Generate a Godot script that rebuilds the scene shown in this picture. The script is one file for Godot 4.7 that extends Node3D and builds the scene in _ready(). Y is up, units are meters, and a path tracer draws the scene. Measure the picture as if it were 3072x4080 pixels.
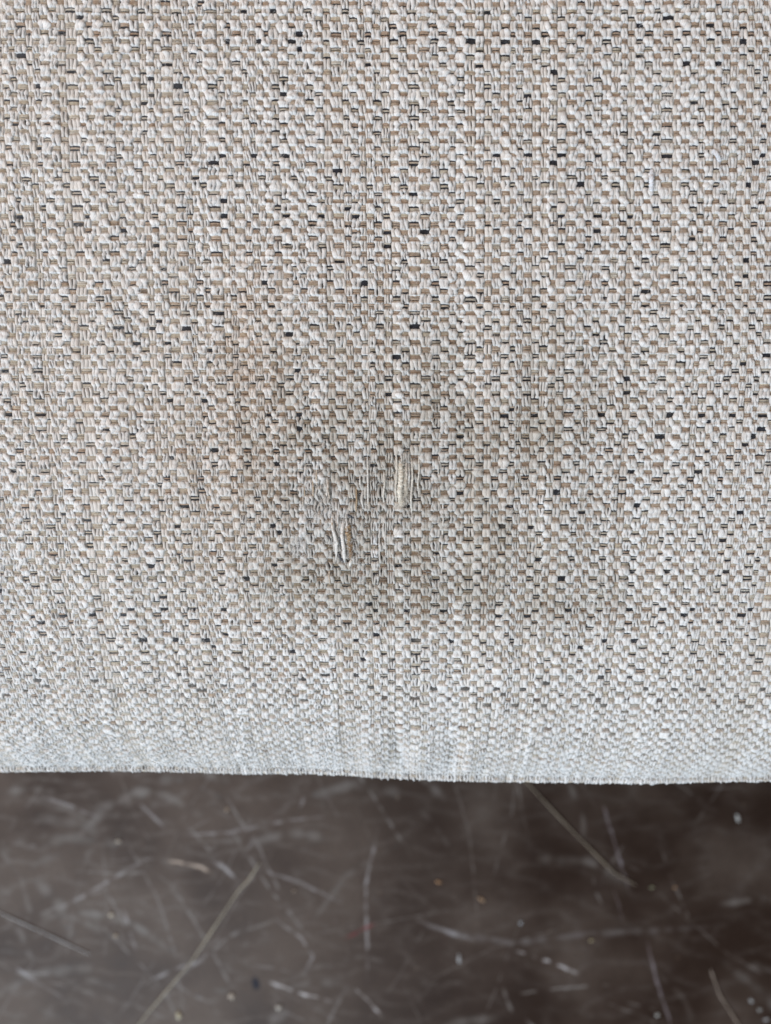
extends Node3D
# Close-up of a woven cushion with a worn, frayed spot; a dark scratched floor lies out of focus below its front edge.
# Metres, y up. The picture's "down" is +z (the front of the cushion).

const EYE_Y := 0.70
const PITCH := 0.00239          # distance from one weft yarn to the next
const ROW_FIRST := -83
const ROW_LAST := 61
const STEPS := 5                # rings per row along a warp yarn

var rng := RandomNumberGenerator.new()
var noise_wide := FastNoiseLite.new()
var noise_fine := FastNoiseLite.new()
var fold_at: Array[Vector3] = []     # x = unused, y = height, z = front-back, for each small step of arc length
var fold_tilt: Array[float] = []
const FOLD_STEP := 0.0004
const FOLD_FROM := -0.205

var warp_material: StandardMaterial3D
var weft_material: StandardMaterial3D
var fuzz_material: StandardMaterial3D
var backing_material: StandardMaterial3D


func _ready() -> void:
	rng.seed = 4071
	# ---- camera
	var cam := Camera3D.new()
	cam.name = "camera"
	var lens := CameraAttributesPhysical.new()
	lens.frustum_focal_length = 26.32
	lens.frustum_focus_distance = 0.262
	lens.frustum_near = 0.02
	lens.frustum_far = 30.0
	lens.exposure_aperture = 7.2
	cam.attributes = lens
	cam.transform = Transform3D(Basis(Vector3(1, 0, 0), Vector3(0, 0, -1), Vector3(0, 1, 0)), Vector3(0, EYE_Y, 0))
	add_child(cam)
	cam.fov = 67.24
	cam.near = 0.02
	cam.far = 30.0
	cam.current = true
	# ---- light of the place: dim bounce all round, daylight from a window to the front and left, an added warm fill
	var env := Environment.new()
	env.background_mode = Environment.BG_COLOR
	env.background_color = Color(0.775, 0.77, 0.765)
	env.background_energy_multiplier = 0.62
	env.tonemap_mode = Environment.TONE_MAPPER_LINEAR
	env.tonemap_exposure = 1.0
	env.sdfgi_enabled = true
	env.ssao_enabled = true
	env.ssil_enabled = true
	var we := WorldEnvironment.new()
	we.name = "world_environment"
	we.environment = env
	add_child(we)
	area_light("window_light", Vector3(-0.75, 1.25, 1.45), Vector3(0, 0.42, 0.03), Vector2(1.3, 1.1), Color(0.87, 0.94, 1.0), 5.6)
	area_light("warm_fill_light", Vector3(-0.62, 1.15, -0.35), Vector3(-0.05, 0.44, -0.02), Vector2(0.6, 0.6), Color(1.0, 0.90, 0.84), 0.75)  # added fill without a visible source; warms the left side
	# ---- what things are made of
	make_fold()
	noise_wide.seed = 11
	noise_wide.frequency = 1.0
	noise_wide.fractal_octaves = 2
	noise_fine.seed = 23
	noise_fine.frequency = 1.0
	noise_fine.fractal_octaves = 3
	warp_material = yarn_material("warp_yarn_cotton", 0.50, 0.5, 0.75)
	weft_material = yarn_material("weft_yarn_silky", 0.42, 0.5, 0.1)
	fuzz_material = yarn_material("fuzz", 0.8, 0.3, 0.6)
	fuzz_material.heightmap_enabled = false
	fuzz_material.albedo_texture = null
	backing_material = StandardMaterial3D.new()
	backing_material.resource_name = "backing"
	backing_material.albedo_color = Color(0.27, 0.19, 0.135).linear_to_srgb()
	backing_material.roughness = 0.95
	# ---- structure, then objects, then small things
	build_floor()
	build_cushion()
	build_litter()


func area_light(called: String, at: Vector3, aim: Vector3, size: Vector2, tint: Color, energy: float) -> void:
	var a := AreaLight3D.new()
	a.name = called
	a.area_size = size
	a.area_normalize_energy = true
	a.light_color = tint
	a.light_energy = energy
	a.area_range = 8.0
	a.shadow_enabled = true
	add_child(a)
	a.look_at_from_position(at, aim, Vector3.UP)


func yarn_material(called: String, rough: float, spec: float, sheen: float) -> StandardMaterial3D:
	var m := StandardMaterial3D.new()
	m.resource_name = called
	m.vertex_color_use_as_albedo = true
	m.roughness = rough
	m.metallic_specular = spec
	m.rim_enabled = true
	m.rim = sheen
	m.rim_tint = 0.0
	var n := FastNoiseLite.new()
	n.seed = 5
	n.frequency = 0.06
	n.fractal_octaves = 3
	# twisted fibres: noise stretched along a slant
	var im := Image.create(256, 256, false, Image.FORMAT_RGB8)
	var hi := Image.create(256, 256, false, Image.FORMAT_RGB8)
	for y in 256:
		for x in 256:
			var a := TAU * float(x) / 256.0
			var b := TAU * float(y) / 256.0
			var v := 0.5 + 0.5 * sin(a * 6.0 + b * 4.0 + 2.6 * n.get_noise_2d(x, y))
			var g := n.get_noise_2d(x * 3.0, y * 3.0) * 0.5 + 0.5
			var t := 0.86 + 0.14 * (0.5 * v + 0.5 * g)
			im.set_pixel(x, y, Color(t, t, t))
			var h := 0.65 * v + 0.35 * g
			hi.set_pixel(x, y, Color(h, h, h))
	m.albedo_texture = ImageTexture.create_from_image(im)
	m.heightmap_enabled = true
	m.heightmap_texture = ImageTexture.create_from_image(hi)
	m.heightmap_scale = 0.012
	return m


# ------------------------------------------------------------------ the cushion's surface

func make_fold() -> void:
	# tilt of the cloth (degrees from level) at arc lengths counted from under the lens: it rolls over the front, flips into a hem and turns under
	var s_at := [-0.205, -0.127, -0.046, -0.0035, 0.0239, 0.0537, 0.0646, 0.0768, 0.0911, 0.1057, 0.1216, 0.1228, 0.1241, 0.1252, 0.1288, 0.16]
	var t_at := [1.5, 3.5, 7.0, 12.0, 17.0, 20.0, 25.0, 31.0, 38.0, 46.0, 56.0, 56.0, 10.0, 12.0, 172.0, 180.0]
	var p := Vector3(0, EYE_Y - 0.2470, -0.2038)
	var s := FOLD_FROM
	var k := 0
	while s < 0.16:
		while k < s_at.size() - 2 and s > s_at[k + 1]:
			k += 1
		var f := clampf((s - s_at[k]) / (s_at[k + 1] - s_at[k]), 0, 1)
		var t := deg_to_rad(lerpf(t_at[k], t_at[k + 1], f))
		fold_at.append(p)
		fold_tilt.append(t)
		p += Vector3(0, -sin(t), cos(t)) * FOLD_STEP
		s += FOLD_STEP


func cloth(u: float, s: float, lift: float) -> Vector3:
	# a point of the cloth, u across and s along it, lifted off its middle
	var f := clampf((s - FOLD_FROM) / FOLD_STEP, 0, fold_at.size() - 1.001)
	var k := int(f)
	f -= k
	var p := fold_at[k].lerp(fold_at[k + 1], f)
	var t := lerpf(fold_tilt[k], fold_tilt[k + 1], f)
	var n := Vector3(0, cos(t), sin(t))
	var front := smoothstep(0.03, 0.12, s)
	p.z += 0.0044 * smoothstep(-0.052, 0.045, u) * front
	var d := lift + 0.0009 * noise_wide.get_noise_2d(u * 9.0, s * 9.0 + 40.0)
	if s > 0.05 and s < 0.135:
		# two small puckers where the cloth is pulled over the edge
		var w := 0.75 * smoothstep(0.078, 0.104, s) * (1.0 - smoothstep(0.112, 0.1225, s))
		d -= w * (0.0021 * exp(-pow((u - 0.0042 - (s - 0.09) * 0.12) / 0.0024, 2)) + 0.0018 * exp(-pow((u - 0.0275) / 0.0028, 2)) + 0.0008 * sin(u * 330.0) * exp(-pow((u - 0.01) / 0.05, 2)))
	return p + n * d + Vector3(u, 0, 0)


func arc_at(row: float, u: float) -> float:
	return row * PITCH + 0.00055 * noise_wide.get_noise_2d(u * 14.0, row * 0.21) + 0.00030 * noise_wide.get_noise_2d(5.0, row * 1.7)


func near_spot(u: float, s: float, cu: float, cs: float, ru: float, rs: float) -> float:
	var a := (u - cu) / ru
	var b := (s - cs) / rs
	return exp(-(a * a + b * b))


func wear(u: float, s: float) -> float:
	# how worn and matted the cloth is
	if absf(u + 0.01) > 0.06 or absf(s) > 0.05:
		return 0.0
	var w := 0.95 * near_spot(u, s, -0.0138, 0.0085, 0.0045, 0.0085)
	w = maxf(w, 0.85 * near_spot(u, s, -0.0222, -0.0052, 0.0050, 0.0105))
	w = maxf(w, 0.75 * near_spot(u, s, -0.0305, 0.0120, 0.0042, 0.0046))
	w = maxf(w, 0.75 * near_spot(u, s, 0.0056, -0.0100, 0.0026, 0.0070))
	w = maxf(w, 0.50 * near_spot(u, s, -0.0030, -0.0110, 0.0034, 0.0085))
	w = maxf(w, 0.42 * near_spot(u, s, -0.0100, -0.0020, 0.026, 0.024))
	return w


func soil(u: float, s: float) -> float:
	# greyish body soil rubbed into the middle of the cloth, in lobes with a fairly clear lower edge
	if s < -0.11 or s > 0.075 or absf(u) > 0.115:
		return 0.0
	var n := noise_wide.get_noise_2d(u * 46.0 + 90.0, s * 34.0)
	var streak := noise_wide.get_noise_2d(u * 190.0 - 20.0, s * 22.0)
	var w := 0.98 * near_spot(u, s, 0.004, 0.000, 0.052, 0.052)
	w += 0.40 * near_spot(u, s, -0.0252, 0.032, 0.019, 0.012)
	w += 0.50 * near_spot(u, s, 0.0720, 0.036, 0.020, 0.014)
	w += 0.45 * near_spot(u, s, -0.0390, -0.041, 0.013, 0.024)
	w += 0.25 * near_spot(u, s, 0.0260, 0.034, 0.034, 0.013)
	w += 0.30 * near_spot(u, s, 0.0570, -0.030, 0.034, 0.036)
	w *= 1.0 - smoothstep(0.034, 0.060, s + 0.012 * n)
	return clampf(w * (1.0 + 0.85 * n + 0.85 * streak), 0, 1)


func rust_and_warm_cast(u: float, s: float) -> float:  # orange-brown stain, plus a broad warm light cast painted over the left
	var n := noise_wide.get_noise_2d(u * 30.0 - 50.0, s * 16.0)
	return clampf(0.75 * near_spot(u, s, -0.044, -0.045, 0.013, 0.034) * (0.80 + 0.7 * n) + 0.22 * near_spot(u, s, -0.080, -0.03, 0.05, 0.05) + 0.35 * near_spot(u, s, -0.055, -0.002, 0.02, 0.03), 0, 1)


func commit(called: String, parent: Node, v: PackedVector3Array, n: PackedVector3Array, c: PackedColorArray, uv: PackedVector2Array, ix: PackedInt32Array, m: Material) -> MeshInstance3D:
	var a := []
	a.resize(Mesh.ARRAY_MAX)
	a[Mesh.ARRAY_VERTEX] = v
	a[Mesh.ARRAY_NORMAL] = n
	a[Mesh.ARRAY_COLOR] = c
	if uv.size():
		a[Mesh.ARRAY_TEX_UV] = uv
	a[Mesh.ARRAY_INDEX] = ix
	var am := ArrayMesh.new()
	am.add_surface_from_arrays(Mesh.PRIMITIVE_TRIANGLES, a)
	am.surface_set_material(0, m)
	var o := MeshInstance3D.new()
	o.name = called
	o.mesh = am
	parent.add_child(o, true)
	return o


func strip(rings: int, across: int, v: PackedVector3Array, first: int, n: PackedVector3Array, ix: PackedInt32Array) -> void:
	# smooth normals and triangles of a grid of rings x across vertices that begins at vertex "first"
	for i in rings:
		var up := first + maxi(i - 1, 0) * across
		var dn := first + mini(i + 1, rings - 1) * across
		var me := first + i * across
		for j in across:
			var l := maxi(j - 1, 0)
			var r := mini(j + 1, across - 1)
			n.append((v[dn + j] - v[up + j]).cross(v[me + r] - v[me + l]).normalized())
	for i in rings - 1:
		for j in across - 1:
			var a := first + i * across + j
			var b := a + across
			ix.append_array(PackedInt32Array([a, a + 1, b, a + 1, b + 1, b]))


# one bundle of warp strands, running front to back; it dips under the weft at every second row
func warp_yarn(parent: Node, index: int, u0: float, width: float) -> void:
	var v := PackedVector3Array()
	var n := PackedVector3Array()
	var c := PackedColorArray()
	var uv := PackedVector2Array()
	var ix := PackedInt32Array()
	var rings := (ROW_LAST - ROW_FIRST) * STEPS + 1
	var count := 3 if width > 1.12 or rng.randf() < 0.42 else 2
	var w := width * 0.00271
	var seed_u := rng.randf() * 500.0
	# centre line, shared by the strands of the bundle
	var arc := PackedFloat32Array()
	var side := PackedFloat32Array()
	var worn := PackedFloat32Array()
	var tint := PackedColorArray()
	var dip := PackedFloat32Array()
	var long_float := PackedFloat32Array()
	var size := PackedFloat32Array()
	var bump_size := PackedFloat32Array()
	for r in 90:
		bump_size.append(rng.randf_range(0.80, 1.20) if rng.randf() < 0.9 else rng.randf_range(1.2, 1.4))
	for r in (ROW_LAST - ROW_FIRST) + 3:
		long_float.append(0.45 if rng.randf() < 0.025 else rng.randf_range(0.8, 1.1))
	for i in rings:
		var row := ROW_FIRST + float(i) / STEPS
		var s := arc_at(row, u0)
		var u := u0 + 0.011 * s + 0.00038 * noise_wide.get_noise_2d(seed_u, row * 0.10)
		arc.append(s)
		side.append(u)
		var g := wear(u, s)
		worn.append(g)
		var cell := int(floor((row + index) / 2.0 + 0.5))
		var ph := absf(row + index - cell * 2)
		var k := (1.0 - smoothstep(0.07, 0.42, ph)) * (1.0 - 0.85 * smoothstep(0.1225, 0.1235, s))
		var bump := int(floor((row + index) / 2.0))
		size.append(lerpf(1.0, bump_size[posmod(bump, bump_size.size())], 1.0 - k) * (1.0 - 0.3 * smoothstep(0.121, 0.1235, s)))
		dip.append(k * long_float[clampi(int(round(row)) - ROW_FIRST, 0, long_float.size() - 1)])
		var so := soil(u, s)
		var ru := rust_and_warm_cast(u, s)
		tint.append(Color(1, 1, 1).lerp(Color(0.64, 0.615, 0.56), so * 0.9) * Color(1, 1, 1).lerp(Color(0.94, 0.85, 0.78), clampf(ru * (0.75 + 1.1 * noise_fine.get_noise_2d(seed_u, row * 0.3)), 0, 1)))
	for q in count + 1:
		var first := v.size()
		var between := q == count       # a thin sleek strand in the gap beside the next bundle
		var sides := 3 if between else 5
		var place := (q - (count - 1) * 0.5)
		var off := place * w * (0.48 if count == 2 else 0.335)
		var r_side := w * (0.262 if count == 2 else 0.188) * rng.randf_range(0.9, 1.1)
		var smooth_one := rng.randf() < (0.28 if count == 2 else 0.40)   # some strands are sleek, others nubby
		if between:
			smooth_one = true
			off = w * 0.5
			r_side = 0.00030 * rng.randf_range(0.8, 1.3)
		elif smooth_one:
			r_side *= 0.82
		var turn := rng.randf() * TAU
		var beat := rng.randf_range(0.75, 1.15)
		var seed_q := rng.randf() * 900.0
		var tone := rng.randf_range(0.90, 1.07)
		var base := Color(0.648, 0.630, 0.612) if not smooth_one else Color(0.640, 0.602, 0.562)
		for i in rings:
			var row := ROW_FIRST + float(i) / STEPS
			var g := worn[i]
			var nub := noise_fine.get_noise_2d(seed_q, row * (0.55 if smooth_one else 1.35))
			var nub_b := noise_fine.get_noise_2d(seed_q + 77.0, row * 0.9)
			var k: float = dip[i] * (1.0 - 0.75 * g) * (0.35 if between else 1.0)
			var puff := (1.30 - 0.72 * dip[i]) * size[i]
			var rs := r_side * puff * (1.0 + (0.25 if smooth_one else 0.8) * nub) * (1.0 - 0.42 * g - 0.28 * smoothstep(0.75, 0.95, g))
			var rv := (0.00086 if not smooth_one else 0.00064) * (1.0 - 0.28 * dip[i]) * (1.0 + (0.2 if smooth_one else 0.7) * nub_b) * (1.0 - 0.25 * g)
			var sway := sin(row * beat * PI + turn)
			var o := off * (1.0 - 0.16 * dip[i]) + sway * w * (0.035 if smooth_one else 0.075) + g * w * 0.24 * noise_fine.get_noise_2d(seed_q + 300.0, row * 0.5)
			var h := lerpf(0.00034 if not between else 0.00004, -0.00090, k) + (size[i] - 1.0) * 0.0005 + 0.00012 * cos(row * beat * PI + turn) + g * 0.0005 * noise_fine.get_noise_2d(seed_q + 500.0, row * 0.4)
			var u := side[i]
			var lift_s := cloth(u + o, arc[i], h)
			var top := cloth(u + o, arc[i], h + 0.001) - lift_s
			var up := top * 1000.0
			var across := Vector3(1, 0, 0)
			var t := tone * (1.0 + 0.16 * nub)
			var col := Color(base.r * t, base.g * t, base.b * t) * tint[i]
			if g > 0.3:
				var b := smoothstep(0.3, 0.95, g)
				col = col.lerp(Color(0.62, 0.59, 0.54).lerp(Color(0.25, 0.18, 0.12), clampf(0.25 + 1.5 * noise_fine.get_noise_2d(seed_q * 1.3, row * 0.35), 0, 1)), b * 0.65)
			for j in sides:
				var a := deg_to_rad(-104.0 + 208.0 / (sides - 1) * j)
				v.append(lift_s + across * (sin(a) * rs) + up * (cos(a) * rv))
				c.append(col)
				uv.append(Vector2(j * 1.0 / (sides - 1), row * 0.5 + seed_q))
		strip(rings, sides, v, first, n, ix)
	commit("warp_yarn", parent, v, n, c, uv, ix, warp_material)


# one row of weft: three fine silky yarns side by side, part of them black where the dye changes
func weft_yarn(parent: Node, row: int, bundles: PackedFloat32Array, widths: PackedFloat32Array, phase: int) -> void:
	var v := PackedVector3Array()
	var n := PackedVector3Array()
	var c := PackedColorArray()
	var uv := PackedVector2Array()
	var ix := PackedInt32Array()
	var pick := rng.randf()
	var black := [0.0, 0.0, 0.0]
	if pick < 0.12:
		pass
	elif pick < 0.62:
		black[0 if rng.randf() < 0.6 else 2] = 1.0
	elif pick < 0.78:
		black[0] = 1.0
		black[2] = 1.0
	elif pick < 0.95:
		black[rng.randi_range(0, 1)] = 1.0
		black[2] = 1.0
	else:
		black = [1.0, 1.0, 1.0]
	var mid := rng.randf()
	var gone := PackedFloat32Array()
	var ink := PackedFloat32Array()
	for b in bundles.size():
		gone.append(0.0 if rng.randf() < 0.13 else 1.0)
		# which of the three yarns are black here: mostly as along the whole row, else by chance
		var z := rng.randf()
		var own := 7 if z < 0.06 else (5 if z < 0.28 else (6 if z < 0.38 else (1 if z < 0.70 else 4)))
		for q in 3:
			ink.append(black[q] if posmod(b / 6 + row * 3, 5) < 2 else float((own >> q) & 1))
	for q in 3:
		var first := v.size()
		var rings := 0
		var off := (q - 1) * 0.255
		var browns := [Color(0.53, 0.40, 0.295), Color(0.57, 0.455, 0.35), Color(0.47, 0.34, 0.245), Color(0.62, 0.53, 0.40)]
		var brown: Color = browns[rng.randi_range(0, 2)]
		if rng.randf() < 0.16:
			brown = browns[3]
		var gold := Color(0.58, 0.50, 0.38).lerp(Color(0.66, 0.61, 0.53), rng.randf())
		for b in bundles.size():
			for e in 4:
				var across := (e - 1.5) / 3.0
				var u := bundles[b] + across * widths[b] * 0.00271 * 0.98
				var s := arc_at(row + off, u)
				u += 0.011 * s
				var open := posmod(row + b, 2) == 0
				var dark := open and posmod((b - posmod(row, 2)) / 2 + phase, 2) == 0
				var inner := e == 1 or e == 2
				var h := (0.00062 if inner else 0.00034) if open else (-0.00062 if inner else -0.00030)
				var g := wear(u, s)
				h -= 0.0006 * g
				var fade := smoothstep(-0.28, 0.05, noise_wide.get_noise_2d(u * 30.0 + 300.0, row * 0.55) + 0.40 + clampf(u * 2.2, -0.26, 0.12)) * gone[b] * (1.0 - 0.55 * smoothstep(0.05, 0.09, s))
				var col := brown
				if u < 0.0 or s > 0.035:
					col = brown.lerp(gold, maxf(0.85 * smoothstep(0.0, -0.085, u), 0.7 * smoothstep(0.035, 0.085, s)))  # paler to the left and front: window sheen painted into the yarn colour
				if dark and s < 0.108:
					col = gold if mid < 0.7 else brown
					if ink[b * 3 + q] > 0.5:
						col = col.lerp(Color(0.010, 0.010, 0.019).lerp(Color(0.055, 0.058, 0.068), smoothstep(-0.02, -0.11, u)), fade)  # black greyed on the left as part of the painted sheen
				col = col * Color(1, 1, 1).lerp(Color(0.48, 0.42, 0.35), soil(u, s) * 0.85) * Color(1, 1, 1).lerp(Color(0.95, 0.72, 0.54), rust_and_warm_cast(u, s) * 0.5)
				if g > 0.2:
					col = col.lerp(Color(0.07, 0.055, 0.045), 0.5 * g)
				var t := 1.0 + 0.22 * noise_fine.get_noise_2d(row * 3.1 + q * 7.7, u * 900.0)
				col = Color(col.r * t, col.g * t, col.b * t)
				var fat := 0.135 * PITCH * (1.0 if open else 0.8) * (1.0 - 0.5 * g)
				var low := cloth(u, s - fat, h - 0.00012)
				var up := cloth(u, s, h + 0.00012)
				var far := cloth(u, s + fat, h - 0.00012)
				v.append(far)
				v.append(up + (far - up) * 0.35 + (far - low).normalized() * 0.00003)
				v.append(up + (low - up) * 0.35)
				v.append(low)
				for j in 4:
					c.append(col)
					uv.append(Vector2(j * 0.33, u * 160.0 + q * 0.37))
				rings += 1
		strip(rings, 4, v, first, n, ix)
	commit("weft_yarn", parent, v, n, c, uv, ix, weft_material)


func fibres(called: String, parent: Node, spots: Array, m: Material) -> void:
	# fine curled hairs, joined: each spot is [u, s, spread_u, spread_s, how many, length, colour, height]
	var v := PackedVector3Array()
	var n := PackedVector3Array()
	var c := PackedColorArray()
	var ix := PackedInt32Array()
	for sp in spots:
		var how_many: int = sp[4]
		for f in how_many:
			var u: float = sp[0] + rng.randfn() * sp[2]
			var s: float = sp[1] + rng.randfn() * sp[3]
			if s > 0.117 or s < -0.19 or absf(u) > 0.15:
				continue
			var lift: float = sp[7] * rng.randf_range(0.55, 1.25)
			var heading := rng.randf() * TAU
			var bend := rng.randf_range(-1.1, 1.1)
			var step: float = sp[5] * rng.randf_range(0.4, 1.3) / 6.0
			var rad := rng.randf_range(0.000022, 0.000045)
			var col: Color = sp[6]
			var t := rng.randf_range(0.85, 1.12)
			col = Color(col.r * t, col.g * t, col.b * t)
			var first := v.size()
			var p := cloth(u, s, lift)
			for i in 7:
				var d := Vector3(cos(heading), 0, sin(heading))
				var x := d.cross(Vector3.UP)
				for j in 3:
					var a := TAU * j / 3.0
					var o := x * cos(a) + Vector3.UP * sin(a)
					v.append(p + o * rad)
					n.append(o)
					c.append(col)
				heading += bend + rng.randf_range(-0.4, 0.4)
				u += cos(heading) * step
				s = minf(s + sin(heading) * step, 0.1215)
				lift = maxf(lift + rng.randf_range(-0.00016, 0.00016), 0.0004)
				p = cloth(u, s, lift)
			for i in 6:
				for j in 3:
					var a := first + i * 3 + j
					var b := first + i * 3 + (j + 1) % 3
					ix.append_array(PackedInt32Array([a, b, a + 3, b, b + 3, a + 3]))
	var o := commit(called, parent, v, n, c, PackedVector2Array(), ix, m)
	o.set_meta("kind", "stuff")


func loose_strand(called: String, parent: Node, path: Array, radius: float, flat: float, col: Color, rough: float, label: String) -> void:
	# a lumpy strand lying on the cloth through [u, s, lift] points
	var v := PackedVector3Array()
	var n := PackedVector3Array()
	var c := PackedColorArray()
	var uv := PackedVector2Array()
	var ix := PackedInt32Array()
	var curve := Curve3D.new()
	for q in path:
		curve.add_point(cloth(q[0], q[1], q[2]))
	for i in range(1, path.size() - 1):
		var dir := (curve.get_point_position(i + 1) - curve.get_point_position(i - 1)) * 0.22
		curve.set_point_in(i, -dir)
		curve.set_point_out(i, dir)
	var total := curve.get_baked_length()
	var rings := maxi(8, int(total / 0.00022))
	var seed_s := rng.randf() * 300.0
	for i in rings:
		var f := float(i) / (rings - 1)
		var p := curve.sample_baked(f * total)
		var d := (curve.sample_baked(minf(f * total + 0.0003, total)) - curve.sample_baked(maxf(f * total - 0.0003, 0))).normalized()
		var x := d.cross(Vector3.UP).normalized()
		var y := x.cross(d)
		var taper := sqrt(clampf(minf(f, 1.0 - f) * 7.0, 0.02, 1.0))
		for j in 9:
			var a := TAU * j / 8.0
			var lump := 1.0 + rough * noise_fine.get_noise_3d(seed_s + cos(a) * 1.3, sin(a) * 1.3, f * total * 1500.0)
			var rr := radius * taper * lump
			v.append(p + x * cos(a) * rr + y * sin(a) * rr * flat)
			var t := 1.0 + 0.5 * noise_fine.get_noise_3d(seed_s + 50.0 + cos(a) * 1.6, sin(a) * 1.6, f * total * 2200.0)
			c.append(Color(col.r * t, col.g * t, col.b * t))
			uv.append(Vector2(j / 8.0, f * total * 200.0))
	strip(rings, 9, v, 0, n, ix)
	for i in n.size():
		n[i] = -n[i]
	# turn the normals and faces outward whichever way the grid ran
	var out := (v[9 * 4 + 2] - v[9 * 4 + 6]).dot(n[9 * 4 + 2]) > 0.0
	if not out:
		for i in n.size():
			n[i] = -n[i]
	else:
		for i in range(0, ix.size(), 3):
			var k := ix[i]
			ix[i] = ix[i + 1]
			ix[i + 1] = k
	var o := commit(called, parent, v, n, c, uv, ix, warp_material)
	if label:
		o.set_meta("label", label)


func build_cushion() -> void:
	var thing := Node3D.new()
	thing.name = "cushion"
	thing.set_meta("label", "pale beige woven fabric cushion with a frayed worn spot near its rounded front edge")
	thing.set_meta("category", "cushion")
	add_child(thing)
	# widths of the warp bundles
	var at := PackedFloat32Array()
	var widths := PackedFloat32Array()
	var u := -0.1735
	while u < 0.174:
		var w := rng.randf_range(0.82, 1.12)
		if rng.randf() < 0.13:
			w = rng.randf_range(1.22, 1.42)
		at.append(u + w * 0.00271 * 0.5)
		widths.append(w)
		u += w * 0.00271
	# cloth behind the yarns, closed below into the cushion's soft body
	var v := PackedVector3Array()
	var n := PackedVector3Array()
	var c := PackedColorArray()
	var ix := PackedInt32Array()
	var rings := 180
	for i in rings:
		var s := lerpf(-0.2, 0.1595, float(i) / (rings - 1))
		for j in 65:
			v.append(cloth(lerpf(-0.173, 0.173, j / 64.0), s, -0.00115))
			c.append(Color.WHITE)
	strip(rings, 65, v, 0, n, ix)
	commit("backing_cloth", thing, v, n, c, PackedVector2Array(), ix, backing_material)
	for b in at.size():
		warp_yarn(thing, b, at[b], widths[b])
	var phase := 0
	for r in range(ROW_FIRST, ROW_LAST + 1):
		if rng.randf() < 0.16:
			phase = 1 - phase
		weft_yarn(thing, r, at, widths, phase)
	body(thing)
	# the torn spot
	for i in 26:
		var bu := -0.0150 + rng.randfn() * 0.0036
		var bs := 0.0070 + rng.randfn() * 0.0062
		if i % 3 == 0:
			bu = -0.0215 + rng.randfn() * 0.0030
			bs = -0.0050 + rng.randfn() * 0.0060
		elif i % 5 == 0:
			bu = 0.0060 + rng.randfn() * 0.0022
			bs = -0.0095 + rng.randfn() * 0.0050
		var bl := rng.randf_range(0.0020, 0.0050)
		var bt := rng.randfn() * 0.0003
		var bc := Color(0.62, 0.59, 0.55).lerp(Color(0.40, 0.28, 0.16), clampf(rng.randfn() * 0.4 + 0.2, 0, 1))
		loose_strand("broken_strand", thing, [[bu, bs - bl, 0.0004], [bu + bt, bs, rng.randf_range(0.0010, 0.0019)], [bu - bt * 0.5, bs + bl, rng.randf_range(0.0003, 0.0012)]], rng.randf_range(0.00020, 0.00042), 0.8, bc, 0.8, "")
	for pull in [[0.0036, -0.0125, 0.0095, 0.00034], [0.0089, -0.0090, 0.0100, 0.00036], [0.0112, -0.0130, 0.0070, 0.00028], [-0.0006, -0.0085, 0.0060, 0.00030]]:
		loose_strand("pulled_thread", thing, [[pull[0], pull[1] - pull[2], 0.0004], [pull[0] + 0.0003, pull[1] - pull[2] * 0.3, 0.0014], [pull[0] - 0.0002, pull[1] + pull[2] * 0.4, 0.0014], [pull[0] + 0.0002, pull[1] + pull[2], 0.0004]], pull[3], 0.8, Color(0.66, 0.62, 0.55), 0.6, "")
	for i in 9:
		# threads pulled up along the weave
		var pu := rng.randf_range(-0.032, 0.020)
		var ps := rng.randf_range(-0.026, 0.016)
		var pl := rng.randf_range(0.004, 0.012)
		loose_strand("pulled_thread", thing, [[pu, ps - pl, 0.0004], [pu + rng.randfn() * 0.0003, ps, rng.randf_range(0.0009, 0.0012)], [pu + 0.011 * pl, ps + pl, 0.0004]], rng.randf_range(0.00022, 0.00036), 0.8, Color(0.62, 0.585, 0.535), 0.5, "")
	loose_strand("bare_yarn", thing, [[-0.0124, 0.0100, 0.0006], [-0.0121, 0.0138, 0.0012], [-0.0119, 0.0168, 0.0003]], 0.0008, 0.7, Color(0.20, 0.12, 0.055), 1.2, "")
	loose_strand("bare_yarn", thing, [[-0.0131, 0.0032, 0.0004], [-0.0130, 0.0070, 0.0011], [-0.0126, 0.0112, 0.0009], [-0.0127, 0.0140, 0.0003]], 0.00105, 0.65, Color(0.31, 0.205, 0.105), 1.3, "bare brown yarn core where the pale cover has worn away")
	loose_strand("bare_yarn", thing, [[-0.0228, -0.0010, 0.0003], [-0.0226, 0.0020, 0.0006], [-0.0223, 0.0048, 0.0002]], 0.0006, 0.6, Color(0.26, 0.18, 0.11), 0.7, "")
	loose_strand("loose_strand", thing, [[-0.0146, 0.0025, 0.0005], [-0.0150, 0.0075, 0.0020], [-0.0144, 0.0125, 0.0018], [-0.0143, 0.0180, 0.0006]], 0.00062, 0.8, Color(0.66, 0.63, 0.59), 0.5, "loose white strand beside the bare brown yarn")
	loose_strand("loose_strand", thing, [[-0.0185, 0.0010, 0.0005], [-0.0181, 0.0055, 0.0018], [-0.0168, 0.0100, 0.0016], [-0.0174, 0.0150, 0.0006]], 0.00058, 0.8, Color(0.62, 0.59, 0.55), 0.6, "")
	loose_strand("loose_strand", thing, [[-0.0128, 0.0195, 0.0005], [-0.0122, 0.0178, 0.0011], [-0.0118, 0.0166, 0.0006]], 0.0005, 0.7, Color(0.68, 0.65, 0.60), 0.4, "")
	loose_strand("loose_strand", thing, [[0.0050, -0.0185, 0.0005], [0.0053, -0.0130, 0.0016], [0.0048, -0.0075, 0.0016], [0.0056, -0.0015, 0.0004]], 0.00085, 0.7, Color(0.66, 0.61, 0.52), 0.55, "frayed cream strand standing out right of the torn spot")
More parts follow.
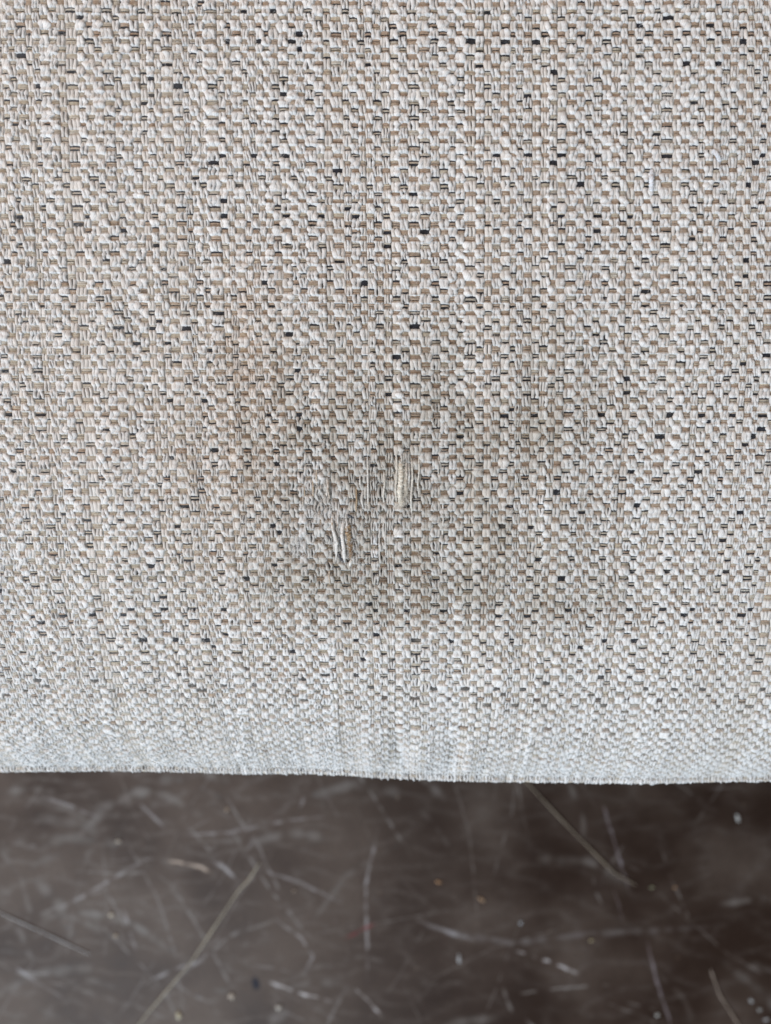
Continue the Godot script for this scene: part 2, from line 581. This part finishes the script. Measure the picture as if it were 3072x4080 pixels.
	loose_strand("loose_strand", thing, [[0.0072, -0.0160, 0.0005], [0.0067, -0.0105, 0.0014], [0.0073, -0.0050, 0.0005]], 0.00060, 0.7, Color(0.62, 0.56, 0.47), 0.55, "")
	loose_strand("broken_black_yarn", thing, [[-0.0134, 0.0006, 0.0010], [-0.0122, 0.0010, 0.0013], [-0.0108, 0.0018, 0.0008]], 0.00042, 0.7, Color(0.014, 0.012, 0.022), 0.6, "")
	loose_strand("broken_black_yarn", thing, [[-0.0166, 0.0142, 0.0008], [-0.0158, 0.0158, 0.0013], [-0.0147, 0.0176, 0.0010]], 0.00036, 0.7, Color(0.016, 0.014, 0.026), 0.6, "")
	loose_strand("broken_black_yarn", thing, [[-0.0157, 0.0085, 0.0012], [-0.0155, 0.0100, 0.0014], [-0.0157, 0.0112, 0.0010]], 0.0003, 0.7, Color(0.03, 0.03, 0.035), 0.6, "")
	loose_strand("broken_black_yarn", thing, [[-0.0207, 0.0079, 0.0008], [-0.0196, 0.0082, 0.0013], [-0.0190, 0.0096, 0.0010], [-0.0189, 0.0108, 0.0006]], 0.00022, 0.8, Color(0.014, 0.013, 0.015), 0.3, "")
	loose_strand("stray_hair", thing, [[0.0142, 0.0205, 0.0012], [0.0150, 0.0232, 0.0016], [0.0162, 0.0262, 0.0010]], 0.00011, 1.0, Color(0.02, 0.022, 0.024), 0.1, "")
	loose_strand("lint_tuft", thing, [[0.0868, -0.1130, 0.0006], [0.0864, -0.1090, 0.0016], [0.0866, -0.1050, 0.0006]], 0.00085, 0.8, Color(0.63, 0.64, 0.67), 0.6, "pale bluish lint slub on the right side of the cloth")
	loose_strand("lint_tuft", thing, [[0.1060, -0.1190, 0.0006], [0.1074, -0.1172, 0.0014], [0.1090, -0.1150, 0.0006]], 0.00075, 0.8, Color(0.62, 0.63, 0.66), 0.6, "")
	var white := Color(0.66, 0.65, 0.63)
	fibres("frayed_fibres", thing, [
		[-0.0140, 0.0095, 0.0028, 0.0050, 300, 0.0030, white, 0.0013],
		[-0.0225, -0.0050, 0.0034, 0.0065, 260, 0.0030, Color(0.68, 0.67, 0.65), 0.0012],
		[-0.0305, 0.0120, 0.0026, 0.0028, 170, 0.0024, Color(0.68, 0.68, 0.68), 0.0012],
		[0.0058, -0.0095, 0.0016, 0.0050, 420, 0.0022, Color(0.66, 0.61, 0.52), 0.0018],
		[-0.0060, -0.0020, 0.0150, 0.0150, 500, 0.0028, white, 0.0011],
	], fuzz_material)
	var haze := []
	for i in 110:
		haze.append([rng.randf_range(-0.145, 0.145), rng.randf_range(-0.18, 0.12), 0.012, 0.012, 30, 0.0030, Color(0.64, 0.62, 0.60), 0.0010])
	for i in 26:
		haze.append([rng.randf_range(-0.15, -0.04), rng.randf_range(-0.08, 0.12), 0.012, 0.012, 90, 0.0028, Color(0.66, 0.64, 0.61), 0.0010])
	for i in 70:
		haze.append([rng.randf_range(-0.15, 0.15), rng.randf_range(0.080, 0.119), 0.010, 0.006, 60, 0.0024, Color(0.66, 0.66, 0.66), 0.0010])
	fibres("loose_fibres", thing, haze, fuzz_material)


func body(thing: Node3D) -> void:
	# the plain upholstered front below the hem, set back under it
	var m := StandardMaterial3D.new()
	m.resource_name = "plain_upholstery"
	m.albedo_color = Color(0.30, 0.25, 0.21).linear_to_srgb()
	m.roughness = 0.95
	var st := SurfaceTool.new()
	st.begin(Mesh.PRIMITIVE_TRIANGLES)
	var outline := [Vector2(0.368, 0.074), Vector2(0.368, 0.080), Vector2(0.362, 0.085), Vector2(0.06, 0.085), Vector2(0.052, 0.080), Vector2(0.052, -0.19), Vector2(0.440, -0.19), Vector2(0.425, 0.0), Vector2(0.40, 0.055)]
	for i in outline.size():
		var a: Vector2 = outline[i]
		var b: Vector2 = outline[(i + 1) % outline.size()]
		var l0 := Vector3(-0.172, a.x, a.y)
		var r0 := Vector3(0.172, a.x, a.y)
		var l1 := Vector3(-0.172, b.x, b.y)
		var r1 := Vector3(0.172, b.x, b.y)
		for p in [l0, r0, l1, r0, r1, l1]:
			st.add_vertex(p)
		for e in [-0.172, 0.172]:
			var mid := Vector3(e, 0.2, -0.05)
			var q := [Vector3(e, a.x, a.y), Vector3(e, b.x, b.y), mid]
			if e > 0:
				q = [q[1], q[0], mid]
			for p in q:
				st.add_vertex(p)
	st.generate_normals()
	var o := MeshInstance3D.new()
	o.name = "seat_base"
	o.mesh = st.commit()
	o.material_override = m
	thing.add_child(o, true)


# ------------------------------------------------------------------ the floor

func scratch(im: Image, path: Array, wide_mm: float, col: Color, strength: float, broken := 0.0) -> void:
	# rubs a soft line of wear into the floor's colour; the path is in metres
	for i in path.size() - 1:
		var a: Vector2 = path[i]
		var b: Vector2 = path[i + 1]
		var steps := maxi(1, int(a.distance_to(b) / 0.0006))
		for k in steps:
			var p := a.lerp(b, float(k) / steps)
			var n := noise_fine.get_noise_2d(p.x * 70.0, p.y * 70.0)
			var m2 := noise_wide.get_noise_2d(p.x * 60.0 + 9.0, p.y * 60.0)
			p += Vector2(m2, n) * 0.0009
			var s := 1.2 * strength * clampf(0.85 + broken * 2.0 * m2, 0.0, 1.3) * smoothstep(0.0, 0.25, float(k + i * steps) / (steps * (path.size() - 1))) * (1.0 - smoothstep(0.7, 1.0, float(k + i * steps) / (steps * (path.size() - 1))))
			var r := wide_mm * (1.0 + 0.5 * n) * 0.5 / 0.879
			var x := fposmod((p.x + 0.45) / 0.9, 1.0) * 1024.0
			var y := fposmod((p.y - 0.02) / 0.9, 1.0) * 1024.0
			var e := int(ceil(r)) + 1
			for dy in range(-e, e + 1):
				for dx in range(-e, e + 1):
					var px := posmod(int(x) + dx, 1024)
					var py := posmod(int(y) + dy, 1024)
					var d := Vector2(floor(x) + dx + 0.5 - x, floor(y) + dy + 0.5 - y).length()
					var f := s * smoothstep(0.0, 1.0, clampf((r + 0.7 - d) / (r + 0.7), 0, 1)) * 0.62
					if f > 0.004:
						im.set_pixel(px, py, im.get_pixel(px, py).lerp(col, minf(f, 1.0)))


func build_floor() -> void:
	var big := FastNoiseLite.new()
	big.seed = 3
	big.frequency = 0.006
	big.fractal_octaves = 4
	var scuff := FastNoiseLite.new()
	scuff.seed = 8
	scuff.frequency = 0.018
	scuff.fractal_octaves = 4
	scuff.fractal_type = FastNoiseLite.FRACTAL_RIDGED
	var grain := FastNoiseLite.new()
	grain.seed = 21
	grain.frequency = 0.22
	var im := Image.create(1024, 1024, false, Image.FORMAT_RGB8)
	var ro := Image.create(1024, 1024, false, Image.FORMAT_RGB8)
	for y in 1024:
		for x in 1024:
			var b := big.get_noise_2d(x, y)
			var s := clampf(scuff.get_noise_2d(x * 0.7, y * 1.6) * 0.9 + 0.05, 0, 1)
			var g := grain.get_noise_2d(x, y)
			var left := 1.0 - smoothstep(300.0, 620.0, x + 160.0 * b)
			var base := Color(0.150, 0.104, 0.080).lerp(Color(0.305, 0.265, 0.240), clampf(0.30 + b * 0.85 + left * 0.46, 0, 1))  # lighter left side: window reflection painted into the floor colour
			var k := 0.6 * s * s * (0.45 + 0.55 * left)
			var col := base.lerp(Color(0.43, 0.42, 0.415), minf(k, 0.8))
			var t := 1.0 + 0.12 * g
			im.set_pixel(x, y, Color(col.r * t, col.g * t, col.b * t))
			var rr := clampf(0.50 + 0.16 * b + 0.16 * s + 0.05 * g, 0, 1)
			ro.set_pixel(x, y, Color(rr, rr, rr))
	var r := RandomNumberGenerator.new()
	r.seed = 77
	# broad hazy scuffs, mostly on the left and in the middle
	for i in 260:
		var p := Vector2(r.randf_range(-0.45, 0.45), r.randf_range(0.02, 0.92))
		if p.x > 0.02 and r.randf() < 0.6:
			continue
		var a := r.randfn() * 0.6
		var l := r.randf_range(0.02, 0.07)
		var q := p + Vector2(cos(a), sin(a)) * l
		scratch(im, [p, q, q + Vector2(cos(a + 0.4), sin(a + 0.4)) * l], r.randf_range(6.0, 18.0), Color(0.47, 0.455, 0.445), r.randf_range(0.03, 0.09), 0.8)
	# long scratches
	for i in 85:
		var p := Vector2(r.randf_range(-0.45, 0.45), r.randf_range(0.02, 0.92))
		var a := r.randf() * TAU
		var l := r.randf_range(0.05, 0.12)
		scratch(im, [p, p + Vector2(cos(a), sin(a)) * l, p + Vector2(cos(a + 0.1), sin(a + 0.1)) * l * 2.0], r.randf_range(1.0, 2.6), Color(0.46, 0.44, 0.43), r.randf_range(0.12, 0.36), 0.6)
	# general wear: many faint rubs, denser on the left
	for i in 300:
		var p := Vector2(r.randf_range(-0.45, 0.45), r.randf_range(0.02, 0.92))
		if p.x > 0.05 and r.randf() < 0.45:
			continue
		var a := r.randf() * TAU
		var l := r.randf_range(0.015, 0.08)
		var bend := r.randf_range(-0.2, 0.2)
		var q := p + Vector2(cos(a), sin(a)) * l
		var z := q + Vector2(cos(a + bend), sin(a + bend)) * l
		scratch(im, [p, q, z], r.randf_range(0.8, 3.5), Color(0.42, 0.40, 0.39), r.randf_range(0.15, 0.55), 1.0)
	for i in 260:
		var p := Vector2(r.randf_range(-0.45, 0.45), r.randf_range(0.02, 0.92))
		scratch(im, [p, p + Vector2(r.randf_range(-0.004, 0.004), r.randf_range(-0.004, 0.004))], r.randf_range(1.0, 3.0), Color(0.48, 0.42, 0.36), r.randf_range(0.1, 0.35), 0.3)
	var grey := Color(0.55, 0.54, 0.55)
	var pale := Color(0.70, 0.69, 0.70)
	var lilac := Color(0.52, 0.49, 0.52)
	scratch(im, [Vector2(0.196, 0.261), Vector2(0.202, 0.280), Vector2(0.215, 0.324), Vector2(0.226, 0.356)], 2.4, lilac, 0.34, 0.5)
	scratch(im, [Vector2(0.236, 0.383), Vector2(0.246, 0.425), Vector2(0.259, 0.465), Vector2(0.268, 0.50)], 2.6, lilac, 0.42, 0.4)
	scratch(im, [Vector2(0.206, 0.339), Vector2(0.219, 0.381)], 2.0, lilac, 0.20, 0.5)
	scratch(im, [Vector2(-0.005, 0.282), Vector2(-0.018, 0.337), Vector2(-0.016, 0.438)], 3.2, grey, 0.34, 0.6)
	scratch(im, [Vector2(-0.029, 0.432), Vector2(-0.016, 0.444), Vector2(-0.003, 0.459)], 2.8, pale, 0.42, 0.6)
	scratch(im, [Vector2(-0.111, 0.425), Vector2(-0.077, 0.438), Vector2(-0.043, 0.446)], 3.2, pale, 0.40, 1.0)
	scratch(im, [Vector2(-0.203, 0.316), Vector2(-0.170, 0.322), Vector2(-0.153, 0.331)], 3.4, Color(0.66, 0.60, 0.55), 0.42, 0.8)
	scratch(im, [Vector2(-0.161, 0.314), Vector2(-0.144, 0.326), Vector2(-0.130, 0.339)], 4.2, grey, 0.36, 0.4)
	scratch(im, [Vector2(-0.008, 0.366), Vector2(0.053, 0.381), Vector2(0.116, 0.392), Vector2(0.189, 0.383), Vector2(0.273, 0.379), Vector2(0.350, 0.370)], 9.0, Color(0.42, 0.40, 0.40), 0.10, 0.7)
	scratch(im, [Vector2(0.02, 0.368), Vector2(0.06, 0.383), Vector2(0.10, 0.395)], 5.0, grey, 0.20, 0.7)
	scratch(im, [Vector2(0.114, 0.398), Vector2(0.147, 0.408), Vector2(0.181, 0.422)], 3.4, pale, 0.40, 1.2)
	for p in [[Vector2(-0.241, 0.352), Vector2(-0.233, 0.379), Vector2(-0.224, 0.408)], [Vector2(-0.216, 0.427), Vector2(-0.191, 0.415), Vector2(-0.161, 0.406)], [Vector2(-0.350, 0.404), Vector2(-0.321, 0.425), Vector2(-0.287, 0.446)], [Vector2(-0.106, 0.366), Vector2(-0.077, 0.387), Vector2(-0.066, 0.404), Vector2(-0.077, 0.425)], [Vector2(-0.119, 0.324), Vector2(-0.077, 0.337), Vector2(-0.035, 0.358)], [Vector2(-0.197, 0.295), Vector2(-0.140, 0.291), Vector2(-0.087, 0.280), Vector2(-0.041, 0.276)], [Vector2(-0.319, 0.257), Vector2(-0.287, 0.267), Vector2(-0.256, 0.280)], [Vector2(-0.119, 0.297), Vector2(-0.134, 0.320)], [Vector2(-0.079, 0.274), Vector2(-0.069, 0.242)], [Vector2(-0.228, 0.261), Vector2(-0.195, 0.293)], [Vector2(-0.298, 0.362), Vector2(-0.275, 0.349), Vector2(-0.203, 0.307)]]:
		scratch(im, p, 3.4, grey, 0.24, 0.7)
	scratch(im, [Vector2(-0.039, 0.389), Vector2(-0.008, 0.373)], 3.0, Color(0.42, 0.17, 0.17), 0.35, 0.6)
	scratch(im, [Vector2(-0.119, 0.424), Vector2(-0.117, 0.434)], 9.0, Color(0.09, 0.09, 0.13), 0.5, 0.5)
	var m := StandardMaterial3D.new()
	m.resource_name = "worn_dark_floor"
	m.albedo_texture = ImageTexture.create_from_image(im)
	m.roughness_texture = ImageTexture.create_from_image(ro)
	m.metallic_specular = 0.22
	m.uv1_scale = Vector3(3.4 / 0.9, 3.4 / 0.9, 1)
	m.uv1_offset = Vector3((0.45 - 1.7) / 0.9, (-0.02 - 1.7 + 0.2) / 0.9, 0)
	var v := PackedVector3Array([Vector3(-1.7, 0, -1.5), Vector3(1.7, 0, -1.5), Vector3(-1.7, 0, 1.9), Vector3(1.7, 0, 1.9)])
	var up := PackedVector3Array([Vector3.UP, Vector3.UP, Vector3.UP, Vector3.UP])
	var white := PackedColorArray([Color.WHITE, Color.WHITE, Color.WHITE, Color.WHITE])
	var o := commit("floor", self, v, up, white, PackedVector2Array([Vector2(0, 0), Vector2(1, 0), Vector2(0, 1), Vector2(1, 1)]), PackedInt32Array([0, 1, 2, 1, 3, 2]), m)
	o.set_meta("kind", "structure")
	o.set_meta("label", "dark brown scratched and scuffed floor under the cushion edge")


# ------------------------------------------------------------------ bits lying on the floor

func stalk(called: String, category: String, label: String, path: Array, radius: float, tint: Color) -> void:
	var curve := Curve3D.new()
	for q in path:
		curve.add_point(Vector3(q.x, radius * 1.02, q.y))
	for i in range(1, path.size() - 1):
		var dir := (curve.get_point_position(i + 1) - curve.get_point_position(i - 1)) * 0.2
		curve.set_point_in(i, -dir)
		curve.set_point_out(i, dir)
	var v := PackedVector3Array()
	var n := PackedVector3Array()
	var c := PackedColorArray()
	var ix := PackedInt32Array()
	var total := curve.get_baked_length()
	var rings := 40
	var middle := curve.sample_baked(total * 0.5)
	middle.y = 0
	for i in rings:
		var f := float(i) / (rings - 1)
		var p := curve.sample_baked(f * total) - middle
		var d := curve.sample_baked(minf(f * total + 0.002, total)) - curve.sample_baked(maxf(f * total - 0.002, 0))
		var x := d.normalized().cross(Vector3.UP).normalized()
		var rr := radius * (0.8 + 0.2 * sin(f * 19.0)) * sqrt(clampf(minf(f, 1 - f) * 24.0, 0.05, 1))
		for j in 9:
			var a := TAU * j / 8.0
			var o := x * cos(a) + Vector3.UP * sin(a)
			v.append(p + o * rr)
			n.append(o)
			var t := 1.0 + 0.3 * noise_fine.get_noise_2d(f * 14.0 + path[0].x * 99.0, j * 0.4)
			c.append(Color(tint.r * t, tint.g * t, tint.b * t))
	for i in rings - 1:
		for j in 8:
			var a := i * 9 + j
			ix.append_array(PackedInt32Array([a, a + 1, a + 9, a + 1, a + 10, a + 9]))
	var m := StandardMaterial3D.new()
	m.vertex_color_use_as_albedo = true
	m.roughness = 0.7
	var o := commit(called, self, v, n, c, PackedVector2Array(), ix, m)
	o.position = middle
	o.set_meta("label", label)
	o.set_meta("category", category)


func crumb(at: Vector2, size: Vector3, tint: Color, turn: float, label: String) -> void:
	var v := PackedVector3Array()
	var n := PackedVector3Array()
	var c := PackedColorArray()
	var ix := PackedInt32Array()
	var seed_c := rng.randf() * 400.0
	size *= 0.8
	tint = Color(tint.r * 0.62, tint.g * 0.62, tint.b * 0.62)
	for i in 7:
		var b := PI * i / 6.0
		for j in 11:
			var a := TAU * j / 10.0
			var d := Vector3(sin(b) * cos(a), cos(b), sin(b) * sin(a))
			var k := 1.0 + 1.0 * noise_fine.get_noise_3d(d.x * 0.9 + seed_c, d.y * 0.9, d.z * 0.9)
			v.append(d * size * Vector3(0.42, 0.26, 0.42) * k + Vector3(0, size.y * 0.2, 0))
			n.append((d / size).normalized())
			c.append(tint)
	for i in 6:
		for j in 10:
			var a := i * 11 + j
			ix.append_array(PackedInt32Array([a, a + 11, a + 1, a + 1, a + 11, a + 12]))
	var m := StandardMaterial3D.new()
	m.vertex_color_use_as_albedo = true
	m.roughness = 0.8
	var o := commit("crumb", self, v, n, c, PackedVector2Array(), ix, m)
	o.position = Vector3(at.x, 0, at.y)
	o.rotation.y = turn
	o.set_meta("label", label)
	o.set_meta("category", "crumb")
	o.set_meta("group", "crumbs and specks scattered on the floor")


func build_litter() -> void:
	stalk("dry_stalk", "stalk", "long pale beige dry stalk slanting across the left half of the floor", [Vector2(-0.114, 0.318), Vector2(-0.124, 0.334), Vector2(-0.133, 0.343), Vector2(-0.176, 0.408), Vector2(-0.216, 0.455), Vector2(-0.232, 0.476)], 0.0011, Color(0.22, 0.19, 0.145))
	stalk("dry_stalk", "stalk", "thin brownish dry stalk running from the cushion edge down right", [Vector2(0.110, 0.226), Vector2(0.168, 0.288), Vector2(0.208, 0.328), Vector2(0.228, 0.339)], 0.0010, Color(0.155, 0.12, 0.085))
	stalk("white_fibre", "fibre", "straight thin whitish fibre at the left edge of the floor", [Vector2(-0.375, 0.353), Vector2(-0.350, 0.364), Vector2(-0.308, 0.383), Vector2(-0.268, 0.402)], 0.0008, Color(0.26, 0.255, 0.255))
	stalk("dry_stalk", "stalk", "short tan stalk in the lower right corner of the floor", [Vector2(0.295, 0.415), Vector2(0.303, 0.438), Vector2(0.326, 0.474)], 0.0009, Color(0.18, 0.135, 0.105))
	var cream := Color(0.55, 0.48, 0.38)
	var dim := Color(0.26, 0.19, 0.14)
	var orange := Color(0.40, 0.22, 0.11)
	crumb(Vector2(-0.249, 0.366), Vector3(0.0062, 0.004, 0.0056), cream, 0.2, "round cream crumb, upper of two beside the white fibre")
	crumb(Vector2(-0.245, 0.385), Vector3(0.0056, 0.004, 0.0048), Color(0.45, 0.37, 0.28), 0.7, "duller cream crumb, lower of two beside the white fibre")
	crumb(Vector2(-0.140, 0.440), Vector3(0.0074, 0.004, 0.0072), Color(0.45, 0.38, 0.31), 1.2, "cream crumb right of the long beige stalk, above the bottom")
	crumb(Vector2(-0.097, 0.450), Vector3(0.0080, 0.004, 0.0070), Color(0.46, 0.41, 0.36), 0.4, "pale grey crumb beside the dark blue smudge")
	crumb(Vector2(-0.188, 0.457), Vector3(0.0090, 0.005, 0.0076), Color(0.50, 0.44, 0.31), 2.0, "largest yellowish crumb at the foot of the long beige stalk")
	crumb(Vector2(-0.243, 0.299), Vector3(0.0080, 0.003, 0.0050), Color(0.33, 0.28, 0.23), 0.1, "flat greyish beige crumb in the upper left of the floor")
	crumb(Vector2(-0.144, 0.270), Vector3(0.0070, 0.003, 0.0050), dim, 0.9, "dim brown crumb close below the cushion edge")
	crumb(Vector2(-0.083, 0.344), Vector3(0.0046, 0.003, 0.0036), dim, 0.3, "small brown crumb right of the top of the long stalk")
	crumb(Vector2(0.320, 0.278), Vector3(0.0048, 0.003, 0.0105), Color(0.52, 0.50, 0.48), 0.15, "white oval flake at the right below the cushion edge")
	crumb(Vector2(0.067, 0.406), Vector3(0.0042, 0.003, 0.0120), Color(0.42, 0.41, 0.41), 0.05, "upright narrow grey white flake near the floor's middle")
	crumb(Vector2(0.048, 0.336), Vector3(0.0076, 0.003, 0.0040), orange, -0.3, "small orange brown crumb, left one of two near the middle")
	crumb(Vector2(0.087, 0.352), Vector3(0.0086, 0.003, 0.0044), Color(0.42, 0.27, 0.16), -0.5, "larger orange brown crumb, right one of two near the middle")
	crumb(Vector2(0.242, 0.341), Vector3(0.0070, 0.003, 0.0036), Color(0.30, 0.29, 0.18), 0.0, "greenish speck right of the brownish stalk's tip")
	crumb(Vector2(0.263, 0.341), Vector3(0.0044, 0.003, 0.0036), orange, 0.4, "tiny orange speck right of the greenish speck")
	crumb(Vector2(0.187, 0.389), Vector3(0.0056, 0.003, 0.0040), Color(0.32, 0.25, 0.14), 0.4, "yellow brown speck on the grey scuffed band at right")
	crumb(Vector2(0.247, 0.457), Vector3(0.0056, 0.003, 0.0050), Color(0.52, 0.50, 0.47), 0.4, "white speck beside the lilac scratch at the bottom")
	crumb(Vector2(0.123, 0.373), Vector3(0.0056, 0.003, 0.0050), Color(0.34, 0.34, 0.35), 0.4, "grey speck above the grey scuffed band")
	crumb(Vector2(0.332, 0.444), Vector3(0.0046, 0.003, 0.0060), Color(0.46, 0.45, 0.45), 0.7, "topmost of the whitish bits in the lower right corner")
	crumb(Vector2(0.340, 0.452), Vector3(0.0042, 0.003, 0.0050), Color(0.44, 0.42, 0.40), 1.7, "middle one of the whitish bits in the lower right corner")
	crumb(Vector2(0.346, 0.461), Vector3(0.0076, 0.003, 0.0040), Color(0.46, 0.44, 0.44), 0.3, "lowest and widest whitish bit in the lower right corner")
